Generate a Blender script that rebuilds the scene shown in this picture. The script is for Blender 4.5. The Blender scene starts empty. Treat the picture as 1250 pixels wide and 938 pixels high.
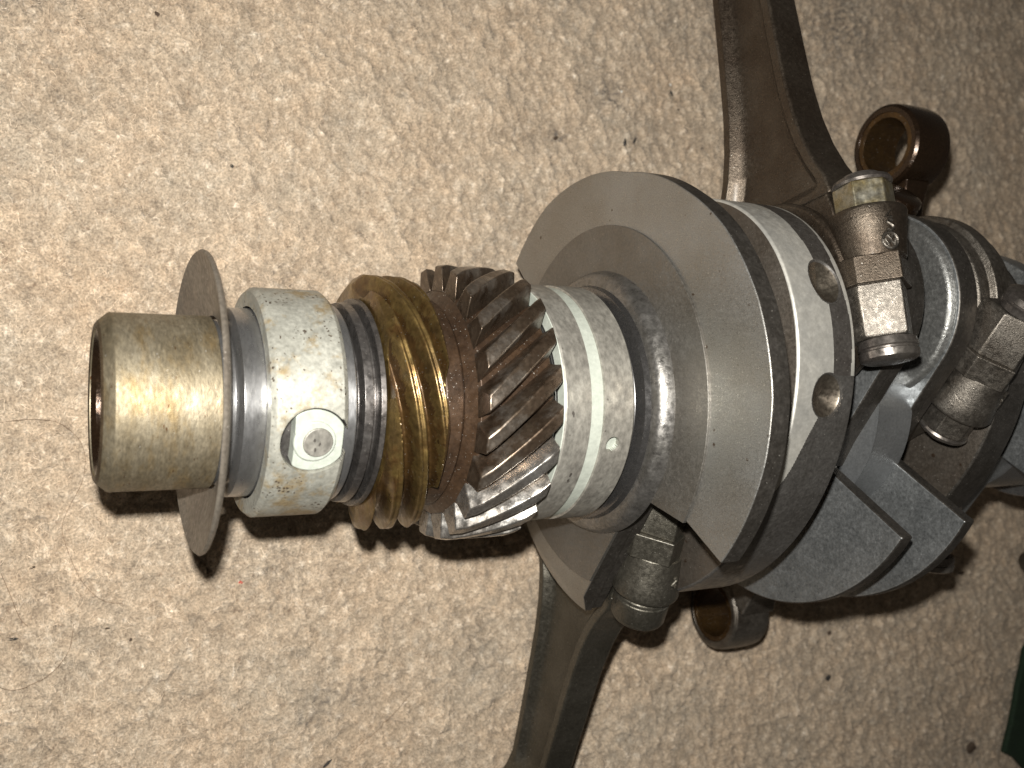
import bpy, math, random
import numpy as np
from mathutils import Matrix, Vector

random.seed(7)
rng = np.random.default_rng(11)
sc = bpy.context.scene
C = sc.collection
MM = 0.001
H = 78.0                                   # height of the shaft axis above the carpet, mm

# ------------------------------------------------------------------ camera
F, CX, CY, AL, DIST = 1190.0, 625.0, 469.0, math.radians(27.6), 214.0
Xd = np.array([math.cos(AL), -22 / F * math.sin(AL), math.sin(AL)]); Xd /= np.linalg.norm(Xd)
Zd = np.array([math.sin(AL), 0, -math.cos(AL)]); Zd -= Xd * (Zd @ Xd); Zd /= np.linalg.norm(Zd)
Yd = np.cross(Zd, Xd); Yd = Yd if Yd[1] > 0 else -Yd
_u = (105.0 - CX) / F
_z = DIST / (math.cos(AL) - _u * math.sin(AL))
O = np.array([_u * _z, -22 / F * _z, _z])
M3 = np.array([Xd, Yd, Zd])
cam_loc = M3 @ (-O)
right, up, fwd = M3[:, 0], M3[:, 1], M3[:, 2]
cd = bpy.data.cameras.new('camera'); cam = bpy.data.objects.new('camera', cd); C.objects.link(cam)
cam.matrix_world = Matrix(((right[0], up[0], -fwd[0], cam_loc[0] * MM),
                           (right[1], up[1], -fwd[1], cam_loc[1] * MM),
                           (right[2], up[2], -fwd[2], (cam_loc[2] + H) * MM),
                           (0, 0, 0, 1)))
cd.sensor_width = 36; cd.lens = F / 1250 * 36; cd.clip_start = 0.01; cd.clip_end = 20
cd.dof.use_dof = True; cd.dof.focus_distance = 0.235; cd.dof.aperture_fstop = 22
sc.camera = cam

# ------------------------------------------------------------------ light
w = bpy.data.worlds.new('World'); sc.world = w; w.use_nodes = True
bg = w.node_tree.nodes['Background']
bg.inputs[0].default_value = (1.0, 0.86, 0.70, 1); bg.inputs[1].default_value = 0.045
ld = bpy.data.lights.new('phone_flash', 'SPOT'); ld.energy = 5.5; ld.shadow_soft_size = 0.0032
ld.color = (1.0, 0.972, 0.905); ld.spot_size = math.radians(128); ld.spot_blend = 1.0
lo = bpy.data.objects.new('phone_flash', ld); C.objects.link(lo)
lp = cam_loc + up * 19 - right * 4 - fwd * 2
lo.matrix_world = cam.matrix_world.copy()
lo.location = (lp[0] * MM, lp[1] * MM, (lp[2] + H) * MM)
_tgt = Vector((0.070, 0.018, H * MM)) - lo.location
lo.rotation_euler = _tgt.to_track_quat('-Z', 'Y').to_euler()
sc.view_settings.view_transform = 'Standard'; sc.view_settings.look = 'None'
sc.view_settings.exposure = 0.0; sc.view_settings.gamma = 1.0


def floor_pt(px, py, z=-H):
    """where the ray of a photo pixel meets the carpet (used only to lay things out on it)"""
    d = M3 @ np.array([(px - CX) / F, -(py - CY) / F, 1.0])
    t = (z - cam_loc[2]) / d[2]
    return cam_loc + t * d


# ------------------------------------------------------------------ helpers
def link(name, me, parent=None, loc=None):
    o = bpy.data.objects.new(name, me); C.objects.link(o)
    if parent is not None: o.parent = parent
    if loc is not None: o.location = [c * MM for c in loc]
    return o


def mesh(name, V, Fs, mat, angle=32):
    me = bpy.data.meshes.new(name)
    V = np.asarray(V, float) * MM
    me.from_pydata(V.tolist(), [], [tuple(int(i) for i in f) for f in Fs])
    import bmesh
    bm = bmesh.new(); bm.from_mesh(me)
    bmesh.ops.recalc_face_normals(bm, faces=bm.faces)
    bm.to_mesh(me); bm.free()
    for m in (mat if isinstance(mat, (list, tuple)) else [mat]): me.materials.append(m)
    me.shade_smooth()
    me.set_sharp_from_angle(angle=math.radians(angle))
    return me


def part(name, V, Fs, mat, parent, bevel=0.0, segs=2, angle=32, label=None):
    me = mesh(name, V, Fs, mat, angle)
    o = link(name, me, parent)
    if bevel:
        b = o.modifiers.new('bevel', 'BEVEL'); b.width = bevel * MM; b.segments = segs
        b.limit_method = 'ANGLE'; b.angle_limit = math.radians(35); b.harden_normals = True
        b.use_clamp_overlap = True
    if label: o['label'] = label
    return o


def thing(name, label, cat, loc, rotx=0.0, group=None):
    o = bpy.data.objects.new(name, None); C.objects.link(o)
    o.empty_display_size = 0.01
    o.location = [loc[0] * MM, loc[1] * MM, (loc[2] + H) * MM]; o.rotation_euler = (rotx, 0, 0)
    o['label'] = label; o['category'] = cat
    if group: o['group'] = group
    return o


def join(*parts):
    V, Fs = [], []
    for v, f in parts:
        n = len(V); V += [tuple(p) for p in v]; Fs += [tuple(i + n for i in q) for q in f]
    return V, Fs


def lathe(prof, n=128, closed=True, a0=0.0, a1=2 * math.pi, c=(0, 0), axis='x'):
    """profile of (s, r) spun round the shaft axis; a half spin is closed by end faces"""
    full = abs(a1 - a0 - 2 * math.pi) < 1e-6
    m = len(prof); k = n if full else n + 1
    V = []
    for i in range(k):
        t = a0 + (a1 - a0) * i / n
        for s, r in prof:
            V.append((s, c[0] + r * math.cos(t), c[1] + r * math.sin(t)))
    Fs = []
    mm = m if closed else m - 1
    for i in range(n):
        j = (i + 1) % k if full else i + 1
        for q in range(mm):
            q2 = (q + 1) % m
            Fs.append((i * m + q, i * m + q2, j * m + q2, j * m + q))
    if not full:
        Fs.append(tuple(range(m))); Fs.append(tuple((k - 1) * m + q for q in range(m - 1, -1, -1)))
    if not closed:
        # cap the open ends
        Fs.append(tuple(i * m for i in range(k))); Fs.append(tuple(i * m + m - 1 for i in range(k)))
    if axis == 'y':
        V = [(x2, s, z) for (s, x2, z) in V]
    return V, Fs


def solid(prof, n=128, axis='x', c=(0, 0)):
    return lathe(prof, n, closed=False, axis=axis, c=c)


def extrude(outline, s0, s1, plane='yz'):
    n = len(outline)
    V = [(s0, y, z) for y, z in outline] + [(s1, y, z) for y, z in outline]
    Fs = [tuple(range(n)), tuple(range(2 * n - 1, n - 1, -1))]
    Fs += [(i, (i + 1) % n, n + (i + 1) % n, n + i) for i in range(n)]
    return V, Fs


def layers(rings):
    """loft between outlines of equal length; rings = [(s, outline), ...]"""
    n = len(rings[0][1]); V = []
    for s, o in rings: V += [(s, y, z) for y, z in o]
    Fs = [tuple(range(n)), tuple(len(V) - 1 - i for i in range(n))]
    for k in range(len(rings) - 1):
        for i in range(n):
            j = (i + 1) % n
            Fs.append((k * n + i, k * n + j, (k + 1) * n + j, (k + 1) * n + i))
    return V, Fs


def box(x0, x1, y0, y1, z0, z1):
    V = [(x, y, z) for x in (x0, x1) for y in (y0, y1) for z in (z0, z1)]
    return V, [(0, 1, 3, 2), (4, 6, 7, 5), (0, 4, 5, 1), (2, 3, 7, 6), (0, 2, 6, 4), (1, 5, 7, 3)]


def height_ring(fn, s0, s1, nt, ns, rin, rends=None):
    """ring whose outer skin is r = fn(s, theta); theta from +y towards +z"""
    ss = np.linspace(s0, s1, ns); tt = np.linspace(0, 2 * np.pi, nt, endpoint=False)
    S, T = np.meshgrid(ss, tt)                     # nt x ns
    R = fn(S, T)
    V = np.stack([S, R * np.cos(T), R * np.sin(T)], -1).reshape(-1, 3)
    inner = []
    for s in (s0, s1):
        inner.append(np.stack([np.full(nt, s), rin * np.cos(tt), rin * np.sin(tt)], -1))
    V = np.concatenate([V] + inner)
    i = np.arange(nt); j = (i + 1) % nt
    Fs = []
    q = np.arange(ns - 1)
    a = (i[:, None] * ns + q); b = (j[:, None] * ns + q)
    Fs += np.stack([a, a + 1, b + 1, b], -1).reshape(-1, 4).tolist()
    n0 = nt * ns
    Fs += np.stack([i * ns, j * ns, n0 + j, n0 + i], -1).tolist()
    Fs += np.stack([i * ns + ns - 1, n0 + nt + i, n0 + nt + j, j * ns + ns - 1], -1).tolist()
    Fs += np.stack([n0 + i, n0 + j, n0 + nt + j, n0 + nt + i], -1).tolist()
    return V, Fs


def circ_prism(r, s0, s1, n=24, c=(0, 0), rot=0.0, axis='y', r1=None):
    r1 = r if r1 is None else r1
    return solid([(s0, r), (s1, r1)], n, axis=axis, c=c)


# ------------------------------------------------------------------ materials
def metal(name, base, alt, rough=0.45, met=0.6, patch=0.08, grain=1.2, bump=0.02, spots=None, spot_amt=0.0,
          rough_var=0.15, stretch=(1, 1, 1), pit=0.0, coat=0.0, fleck=0.0, spot_scale=0.9, grain_amt=0.25,
          bump_scale=1.0, alt2=None, alt2_scale=0.03, contrast=(0.35, 0.65)):
    """worn metal: two tones in patches, fine grain, spots and fine relief; scales per millimetre"""
    m = bpy.data.materials.new(name); m.use_nodes = True
    nt = m.node_tree; N = nt.nodes; L = nt.links
    P = N['Principled BSDF']
    tc = N.new('ShaderNodeTexCoord'); mp = N.new('ShaderNodeMapping')
    mp.inputs['Scale'].default_value = [1000 * q for q in stretch]
    L.new(tc.outputs['Object'], mp.inputs[0])
    def noise(scale, detail=4, rg=0.6, off=0.0, src=None):
        n = N.new('ShaderNodeTexNoise'); n.inputs['Scale'].default_value = scale
        n.inputs['Detail'].default_value = detail; n.inputs['Roughness'].default_value = rg
        if off:
            ad = N.new('ShaderNodeVectorMath'); ad.operation = 'ADD'; ad.inputs[1].default_value = (off, off * 1.7, -off)
            L.new(src or mp.outputs[0], ad.inputs[0]); L.new(ad.outputs[0], n.inputs[0])
        else: L.new(src or mp.outputs[0], n.inputs[0])
        return n
    def ramp(src, a, b):
        r = N.new('ShaderNodeMapRange'); r.inputs[1].default_value = a; r.inputs[2].default_value = b
        L.new(src, r.inputs[0]); return r.outputs[0]
    def mix(fac, c1, c2, mode='MIX'):
        x = N.new('ShaderNodeMix'); x.data_type = 'RGBA'; x.blend_type = mode
        if isinstance(fac, float): x.inputs[0].default_value = fac
        else: L.new(fac, x.inputs[0])
        for i, c in ((6, c1), (7, c2)):
            if isinstance(c, (tuple, list)): x.inputs[i].default_value = (*c, 1)
            else: L.new(c, x.inputs[i])
        return x.outputs[2]
    n1 = noise(patch, 5, 0.65)
    col = mix(ramp(n1.outputs[0], *contrast), base, alt)
    if alt2:
        n5 = noise(alt2_scale, 5, 0.7, 91)
        col = mix(ramp(n5.outputs[0], 0.5, 0.64), col, alt2)
    n2 = noise(grain, 3, 0.6, 13)
    g = N.new('ShaderNodeMapRange'); g.inputs[1].default_value = 0.3; g.inputs[2].default_value = 0.7
    g.inputs[3].default_value = 1 - grain_amt; g.inputs[4].default_value = 1 + grain_amt
    L.new(n2.outputs[0], g.inputs[0])
    cc = N.new('ShaderNodeCombineColor')
    for i in range(3): L.new(g.outputs[0], cc.inputs[i])
    col = mix(1.0, col, cc.outputs[0], 'MULTIPLY')
    if spots:
        dn = noise(1.1, 3, 0.6, 21)
        wv = N.new('ShaderNodeVectorMath'); wv.operation = 'MULTIPLY_ADD'; wv.inputs[1].default_value = (1.1, 1.1, 1.1)
        L.new(dn.outputs['Color'], wv.inputs[0]); L.new(mp.outputs[0], wv.inputs[2])
        vo = N.new('ShaderNodeTexVoronoi'); vo.inputs['Scale'].default_value = spot_scale; L.new(wv.outputs[0], vo.inputs['Vector'])
        gate = noise(0.16, 3, 0.6, 47)
        sz = N.new('ShaderNodeMapRange'); sz.inputs[1].default_value = 0.42; sz.inputs[2].default_value = 0.68
        sz.inputs[3].default_value = 0.0; sz.inputs[4].default_value = 0.24 + spot_amt
        L.new(gate.outputs[0], sz.inputs[0])
        lt = N.new('ShaderNodeMath'); lt.operation = 'SUBTRACT'; L.new(sz.outputs[0], lt.inputs[0]); L.new(vo.outputs['Distance'], lt.inputs[1])
        col = mix(ramp(lt.outputs[0], 0.0, 0.05), col, spots)
    if fleck:
        # tiny bright dust and bare-metal points
        n6 = noise(2.6, 1, 0.5, 55)
        col = mix(ramp(n6.outputs[0], 0.80 - fleck, 0.83 - fleck), col, (0.55, 0.52, 0.47))
    L.new(col, P.inputs['Base Color'])
    n4 = noise(grain * 0.5, 4, 0.6, 71)
    r = N.new('ShaderNodeMapRange'); r.inputs[1].default_value = 0.3; r.inputs[2].default_value = 0.7
    r.inputs[3].default_value = max(0.05, rough - rough_var); r.inputs[4].default_value = min(1, rough + rough_var)
    L.new(n4.outputs[0], r.inputs[0]); L.new(r.outputs[0], P.inputs['Roughness'])
    P.inputs['Metallic'].default_value = met
    if coat:
        P.inputs['Coat Weight'].default_value = coat; P.inputs['Coat Roughness'].default_value = 0.18
    if bump:
        nb = noise(bump_scale, 5, 0.7, 5)
        bp = N.new('ShaderNodeBump'); bp.inputs['Distance'].default_value = bump * MM; bp.inputs['Strength'].default_value = 1.0
        L.new(nb.outputs[0], bp.inputs['Height']); L.new(bp.outputs[0], P.inputs['Normal'])
    return m


MAT = {}
MAT['nose'] = metal('brassy_stained_steel', (0.31, 0.268, 0.195), (0.19, 0.155, 0.10), 0.55, 0.75, 0.10, 1.6, 0.11,
                    spots=(0.10, 0.05, 0.02), spot_amt=0.0, stretch=(1.4, 0.5, 0.5), fleck=0.03, alt2=(0.23, 0.17, 0.09), alt2_scale=0.12, spot_scale=0.8, rough_var=0.12)
MAT['nose_end'] = metal('brown_stained_steel', (0.12, 0.085, 0.05), (0.07, 0.048, 0.03), 0.5, 0.6, 0.15, 1.5, 0.05)
MAT['slinger'] = metal('dull_grey_sheet_steel', (0.16, 0.135, 0.11), (0.20, 0.175, 0.145), 0.45, 0.5, 0.07, 1.3, 0.03,
                       spots=(0.5, 0.45, 0.4), spot_amt=-0.03, fleck=0.015)
MAT['polished'] = metal('ground_journal_steel', (0.40, 0.40, 0.41), (0.35, 0.345, 0.34), 0.30, 0.9, 0.06, 1.5, 0.008,
                        fleck=0.05, stretch=(1.6, 0.5, 0.5), rough_var=0.05, grain_amt=0.12)
MAT['dark_polished'] = metal('dark_polished_steel', (0.19, 0.185, 0.185), (0.14, 0.135, 0.135), 0.26, 0.9, 0.06, 1.5, 0.01, fleck=0.04, rough_var=0.06, grain_amt=0.15)
MAT['satin'] = metal('satin_journal_steel', (0.36, 0.37, 0.38), (0.30, 0.31, 0.32), 0.42, 0.8, 0.06, 1.5, 0.02,
                        fleck=0.04, rough_var=0.06, grain_amt=0.15)
MAT['bearing'] = metal('pale_grey_bearing_alloy', (0.43, 0.425, 0.375), (0.28, 0.275, 0.24), 0.5, 0.42, 0.10, 1.2, 0.05,
                       spots=(0.07, 0.05, 0.035), spot_amt=0.12, alt2=(0.30, 0.235, 0.14), alt2_scale=0.15, spot_scale=1.0, grain_amt=0.22)
MAT['collar'] = metal('chipped_collar_steel', (0.24, 0.23, 0.22), (0.17, 0.162, 0.15), 0.36, 0.85, 0.16, 1.2, 0.10, bump_scale=0.5)
MAT['bearing_pad'] = metal('clean_pale_alloy', (0.48, 0.51, 0.455), (0.42, 0.45, 0.40), 0.5, 0.25, 0.1, 1.0, 0.01, grain_amt=0.1)
MAT['bearing_main'] = metal('scuffed_bearing_alloy', (0.34, 0.325, 0.29), (0.24, 0.225, 0.20), 0.46, 0.55, 0.14, 1.0, 0.04,
                            spots=(0.10, 0.09, 0.08), spot_amt=0.01, stretch=(1, 0.6, 0.6), spot_scale=0.5, grain_amt=0.3)
MAT['oily'] = metal('dark_oily_steel_and_pocket', (0.10, 0.09, 0.085), (0.17, 0.16, 0.155), 0.34, 0.8, 0.1, 1.1, 0.02, coat=0.2, fleck=0.05)
MAT['brass_dark'] = metal('burnt_brass_groove', (0.10, 0.055, 0.018), (0.055, 0.03, 0.012), 0.38, 0.7, 0.12, 1.0, 0.03, coat=0.3, fleck=0.06)
MAT['cast_light'] = metal('rough_pale_cast_steel', (0.30, 0.30, 0.29), (0.22, 0.22, 0.215), 0.38, 0.8, 0.06, 1.6, 0.14, fleck=0.05, bump_scale=1.1)
MAT['brass'] = metal('oily_worn_brass', (0.24, 0.162, 0.055), (0.11, 0.070, 0.028), 0.40, 0.82, 0.10, 1.0, 0.03, coat=0.3,
                     spots=(0.07, 0.04, 0.015), spot_amt=0.02, fleck=0.04, spot_scale=0.5, alt2=(0.13, 0.07, 0.025), alt2_scale=0.12)
MAT['spacer'] = metal('burnt_oil_brown_steel', (0.070, 0.040, 0.022), (0.040, 0.024, 0.015), 0.45, 0.5, 0.14, 1.1, 0.05,
                      coat=0.15, fleck=0.07)
MAT['gear'] = metal('oil_stained_gear_steel', (0.15, 0.112, 0.08), (0.065, 0.042, 0.027), 0.34, 0.8, 0.13, 1.0, 0.03,
                    coat=0.2, fleck=0.04, alt2=(0.24, 0.21, 0.18), alt2_scale=0.08)
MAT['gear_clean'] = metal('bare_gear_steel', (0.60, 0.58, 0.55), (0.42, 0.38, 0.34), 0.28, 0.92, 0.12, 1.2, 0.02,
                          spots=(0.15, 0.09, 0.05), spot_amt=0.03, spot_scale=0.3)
MAT['cast_step'] = metal('dull_step_steel', (0.225, 0.215, 0.20), (0.18, 0.165, 0.145), 0.46, 0.85, 0.05, 2.2, 0.05, fleck=0.04, bump_scale=1.6, grain_amt=0.15)
MAT['cast'] = metal('bead_blasted_grey_steel', (0.335, 0.332, 0.322), (0.275, 0.26, 0.235), 0.40, 0.85, 0.04, 3.6, 0.05,
                    fleck=0.075, bump_scale=3.6, grain_amt=0.28, spots=(0.09, 0.06, 0.04), spot_amt=-0.055, spot_scale=0.3)
MAT['cast_brown'] = metal('brown_tinted_cast_steel', (0.15, 0.13, 0.11), (0.11, 0.09, 0.072), 0.45, 0.75, 0.06, 2.0, 0.045,
                          fleck=0.04, bump_scale=1.6, grain_amt=0.12, spots=(0.07, 0.045, 0.03), spot_amt=-0.03, spot_scale=0.25)
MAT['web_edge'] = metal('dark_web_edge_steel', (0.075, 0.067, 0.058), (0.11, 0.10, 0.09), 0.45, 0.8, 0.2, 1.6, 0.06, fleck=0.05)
MAT['blue'] = metal('smooth_blue_grey_steel', (0.34, 0.35, 0.355), (0.25, 0.26, 0.265), 0.42, 0.8, 0.09, 1.6, 0.03, fleck=0.045,
                    grain_amt=0.28)
MAT['ground'] = metal('ground_edge_steel', (0.60, 0.58, 0.53), (0.46, 0.45, 0.42), 0.46, 0.6, 0.12, 1.1, 0.012, fleck=0.02, grain_amt=0.08)
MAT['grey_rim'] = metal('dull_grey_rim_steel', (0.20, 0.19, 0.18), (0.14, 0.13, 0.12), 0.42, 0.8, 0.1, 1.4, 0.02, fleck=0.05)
MAT['dark_rim_reflection'] = metal('painted_dark_rim_reflection', (0.07, 0.062, 0.056), (0.10, 0.092, 0.085), 0.5, 0.6, 0.1, 1.3, 0.02, fleck=0.05)
MAT['rod'] = metal('brown_forged_steel', (0.070, 0.052, 0.038), (0.11, 0.09, 0.07), 0.40, 0.85, 0.06, 1.8, 0.13, coat=0.1,
                   fleck=0.035, bump_scale=2.2, grain_amt=0.25)
MAT['rod_light'] = metal('grey_forged_steel', (0.22, 0.20, 0.175), (0.10, 0.085, 0.07), 0.40, 0.88, 0.09, 1.5, 0.13, coat=0.1,
                         fleck=0.04, bump_scale=2.2, grain_amt=0.3)
MAT['rod_oily_bore_shade'] = metal('oil_soaked_steel_bore_shade', (0.030, 0.016, 0.009), (0.045, 0.026, 0.014), 0.25, 0.7, 0.06, 1.5, 0.08, coat=0.5,
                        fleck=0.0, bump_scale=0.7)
MAT['rod_grey'] = metal('dark_olive_forged_steel', (0.085, 0.078, 0.062), (0.125, 0.115, 0.095), 0.42, 0.82, 0.06, 1.8, 0.09, coat=0.1,
                        fleck=0.05, bump_scale=2.0, grain_amt=0.25)
MAT['nut'] = metal('bright_nut_steel', (0.36, 0.34, 0.28), (0.26, 0.20, 0.08), 0.35, 0.85, 0.16, 1.0, 0.02, coat=0.2)
MAT['bolt'] = metal('dark_bolt_steel', (0.15, 0.13, 0.12), (0.22, 0.20, 0.18), 0.33, 0.8, 0.12, 1.1, 0.03, fleck=0.02)
MAT['dimple'] = metal('drilled_steel', (0.20, 0.175, 0.14), (0.15, 0.125, 0.10), 0.38, 0.9, 0.2, 2.0, 0.01, grain_amt=0.1)
MAT['debris'] = metal('black_grit', (0.02, 0.018, 0.016), (0.05, 0.045, 0.04), 0.7, 0.0, 0.5, 2, 0.1)
MAT['debris_brown'] = metal('brown_grit', (0.06, 0.04, 0.025), (0.10, 0.07, 0.05), 0.8, 0.0, 0.5, 2, 0.1)
MAT['debris_red'] = metal('red_lint', (0.45, 0.06, 0.04), (0.5, 0.12, 0.08), 0.9, 0.0, 0.5, 2, 0.1)
MAT['glint'] = metal('white_crumb', (0.8, 0.78, 0.72), (0.7, 0.68, 0.62), 0.3, 0.0, 0.5, 2, 0.0)
MAT['hair'] = metal('brown_hair', (0.16, 0.09, 0.05), (0.20, 0.12, 0.07), 0.5, 0.0, 0.5, 2, 0.0)
MAT['green'] = metal('dark_green_cloth', (0.006, 0.018, 0.007), (0.010, 0.026, 0.010), 0.85, 0.0, 0.2, 1.5, 0.3)

# ------------------------------------------------------------------ carpet
def band(shape, dx, wl, width=0.45, aniso=(1.0, 1.0), rot=0.0):
    """random field with features about wl mm across, unit deviation"""
    n0, n1 = shape
    fx = np.fft.fftfreq(n0, dx)[:, None]; fy = np.fft.rfftfreq(n1, dx)[None, :]
    c, s = math.cos(rot), math.sin(rot)
    a = (fx * c + fy * s) * aniso[0]; b = (-fx * s + fy * c) * aniso[1]
    k = np.sqrt(a * a + b * b) + 1e-9
    g = np.exp(-0.5 * (np.log(k * wl) / width) ** 2)
    sp = np.fft.rfft2(rng.standard_normal(shape)) * g
    o = np.fft.irfft2(sp, s=shape); o -= o.mean()
    return o / o.std()


def worley(shape, dx, cell):
    n0, n1 = shape
    gx = int(n0 * dx / cell) + 3; gy = int(n1 * dx / cell) + 3
    jx = rng.random((gx, gy)); jy = rng.random((gx, gy)); val = rng.random((gx, gy))
    X, Y = np.meshgrid(np.arange(n0) * dx / cell + 1, np.arange(n1) * dx / cell + 1, indexing='ij')
    wx = band(shape, dx, cell * 1.6) * 0.16; wy = band(shape, dx, cell * 1.6) * 0.16
    X = np.clip(X + wx, 1, gx - 1.01); Y = np.clip(Y + wy, 1, gy - 1.01)
    ix, iy = X.astype(int), Y.astype(int)
    best = np.full(shape, 9.0); v = np.zeros(shape)
    for a in (-1, 0, 1):
        for b in (-1, 0, 1):
            p, q = np.clip(ix + a, 0, gx - 1), np.clip(iy + b, 0, gy - 1)
            d = np.hypot(p + jx[p, q] - X, q + jy[p, q] - Y)
            m = d < best; best = np.where(m, d, best); v = np.where(m, val[p, q], v)
    return best, v


CX0, CX1, CY0, CY1, DX = -40.0, 470.0, -215.0, 235.0, 0.66
nx = int((CX1 - CX0) / DX); ny = int((CY1 - CY0) / DX)
shape = (nx, ny)
f1, v1 = worley(shape, DX, 3.4)
f2, v2 = worley(shape, DX, 1.7)
big = band(shape, DX, 34); midf = band(shape, DX, 11, 0.5, (1.0, 1.5), 0.5); sml = band(shape, DX, 4.5, 0.5, (1.0, 1.7), 0.6)
fin = band(shape, DX, 1.9, 0.35)
creases = -np.exp(-(midf / 0.16) ** 2) * np.clip(band(shape, DX, 30) * 0.7 + 0.2, 0, 1)
hgt = 0.35 * big + 0.34 * midf + 0.34 * sml - 0.42 * f1 + 0.32 * v1 - 0.26 * f2 + 0.26 * fin + 1.5 * creases
hgt -= hgt.mean()
gxm = CX0 + np.arange(nx) * DX; gym = CY0 + np.arange(ny) * DX
GX, GY = np.meshgrid(gxm, gym, indexing='ij')
# yarn tone: tufts differ a little, broad patches lean pinkish or greenish; soot smudges; shade of the creases painted in
lit = np.clip(band(shape, DX, 4.2, 0.5, (1.0, 1.4), 0.6) - 0.75, 0, 1.6)
tone = 1 + 0.12 * (v1 - 0.5) + 0.10 * (v2 - 0.5) + 0.05 * midf + 0.06 * sml + 0.07 * fin + 0.035 * big + 0.24 * lit + 0.18 * creases
warm = band(shape, DX, 60) * 0.4 + band(shape, DX, 9) * 0.3
smudge = np.zeros(shape)
sn = np.clip(band(shape, DX, 3.0) * 0.6 + 0.35, 0, 1.2)
for px, py, r, a in ((1035, 38, 12, 0.60), (1010, 48, 8, 0.4), (745, 112, 5, 0.6), (825, 30, 8, 0.30), (640, 165, 4, 0.25),
                     (681, 168, 2.2, 0.7), (850, 45, 14, 0.18), (20, 20, 14, 0.15), (605, 330, 10, 0.2), (780, 110, 14, 0.15),
                     (345, 340, 5, 0.3), (1183, 912, 5, 0.5), (1150, 890, 9, 0.3), (330, 690, 12, 0.2), (590, 800, 5, 0.25),
                     (400, 855, 3.5, 0.45), (375, 880, 3.0, 0.5), (430, 845, 2.5, 0.5), (1090, 20, 12, 0.2)):
    q = floor_pt(px, py)
    smudge = np.maximum(smudge, a * np.exp(-((GX - q[0]) ** 2 + (GY - q[1]) ** 2) / (2 * r * r)))
smudge = np.clip(smudge * sn * 1.5, 0, 0.85)
base = np.array([0.430, 0.339, 0.247])
colr = base[None, None, :] * tone[..., None]
colr[..., 0] *= 1 + 0.03 * warm; colr[..., 2] *= 1 - 0.03 * warm
colr[..., 1] *= 1 + 0.03 * lit; colr[..., 2] *= 1 + 0.07 * lit
colr = colr * (1 - smudge[..., None]) + np.array([0.10, 0.085, 0.075]) * smudge[..., None]
colr = np.clip(colr, 0.02, 0.9)

# pale border beyond the dense sheet so that the floor goes on
V = np.stack([GX, GY, hgt], -1).reshape(-1, 3) * MM
i = np.arange(nx - 1)[:, None] * ny + np.arange(ny - 1)[None, :]
Fq = np.stack([i, i + ny, i + ny + 1, i + 1], -1).reshape(-1, 4)
me = bpy.data.meshes.new('carpet')
me.vertices.add(len(V)); me.vertices.foreach_set('co', V.astype(np.float32).ravel())
me.loops.add(Fq.size); me.loops.foreach_set('vertex_index', Fq.astype(np.int32).ravel())
me.polygons.add(len(Fq)); me.polygons.foreach_set('loop_start', (np.arange(len(Fq)) * 4).astype(np.int32))
me.update(calc_edges=True); me.shade_smooth()
ca = me.color_attributes.new('yarn', 'FLOAT_COLOR', 'POINT')
ca.data.foreach_set('color', np.concatenate([colr.reshape(-1, 3), np.ones((len(V), 1))], 1).astype(np.float32).ravel())


def yarn_mat(name, rough=0.85, bump=0.35):
    m = bpy.data.materials.new(name); m.use_nodes = True
    N = m.node_tree.nodes; L = m.node_tree.links; P = N['Principled BSDF']
    va = N.new('ShaderNodeVertexColor'); va.layer_name = 'yarn'
    tc = N.new('ShaderNodeTexCoord')
    n = N.new('ShaderNodeTexNoise'); n.inputs['Scale'].default_value = 1500; n.inputs['Detail'].default_value = 4
    L.new(tc.outputs['Object'], n.inputs[0])
    r = N.new('ShaderNodeMapRange'); r.inputs[1].default_value = 0.3; r.inputs[2].default_value = 0.7
    r.inputs[3].default_value = 0.60; r.inputs[4].default_value = 1.40
    L.new(n.outputs[0], r.inputs[0])
    mx = N.new('ShaderNodeVectorMath'); mx.operation = 'SCALE'
    L.new(va.outputs[0], mx.inputs[0]); L.new(r.outputs[0], mx.inputs['Scale'])
    src = mx.outputs[0]
    for sc_, lo_, hi_, colm, off in ((430, 0.56, 0.68, (1.34, 1.40, 1.48), 0.0), (700, 0.60, 0.70, (1.22, 1.26, 1.30), 3.0), (380, 0.60, 0.72, (0.66, 0.61, 0.58), 7.0)):
        n2 = N.new('ShaderNodeTexNoise'); n2.inputs['Scale'].default_value = sc_; n2.inputs['Detail'].default_value = 4; n2.inputs['Roughness'].default_value = 0.6
        n2.inputs['Distortion'].default_value = 0.4
        ad = N.new('ShaderNodeVectorMath'); ad.operation = 'ADD'; ad.inputs[1].default_value = (off, off, off)
        L.new(tc.outputs['Object'], ad.inputs[0]); L.new(ad.outputs[0], n2.inputs[0])
        mr = N.new('ShaderNodeMapRange'); mr.inputs[1].default_value = lo_; mr.inputs[2].default_value = hi_
        L.new(n2.outputs[0], mr.inputs[0])
        m2 = N.new('ShaderNodeMix'); m2.data_type = 'RGBA'; m2.blend_type = 'MULTIPLY'
        L.new(mr.outputs[0], m2.inputs[0]); L.new(src, m2.inputs[6]); m2.inputs[7].default_value = (*colm, 1)
        src = m2.outputs[2]
    L.new(src, P.inputs['Base Color'])
    P.inputs['Roughness'].default_value = rough
    P.inputs['Sheen Weight'].default_value = 0.15; P.inputs['Sheen Roughness'].default_value = 0.6
    if bump:
        b = N.new('ShaderNodeBump'); b.inputs['Distance'].default_value = bump * MM
        L.new(n.outputs[0], b.inputs['Height']); L.new(b.outputs[0], P.inputs['Normal'])
    return m


me.materials.append(yarn_mat('carpet_yarn'))
carpet = link('carpet', me); carpet['kind'] = 'structure'

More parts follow.
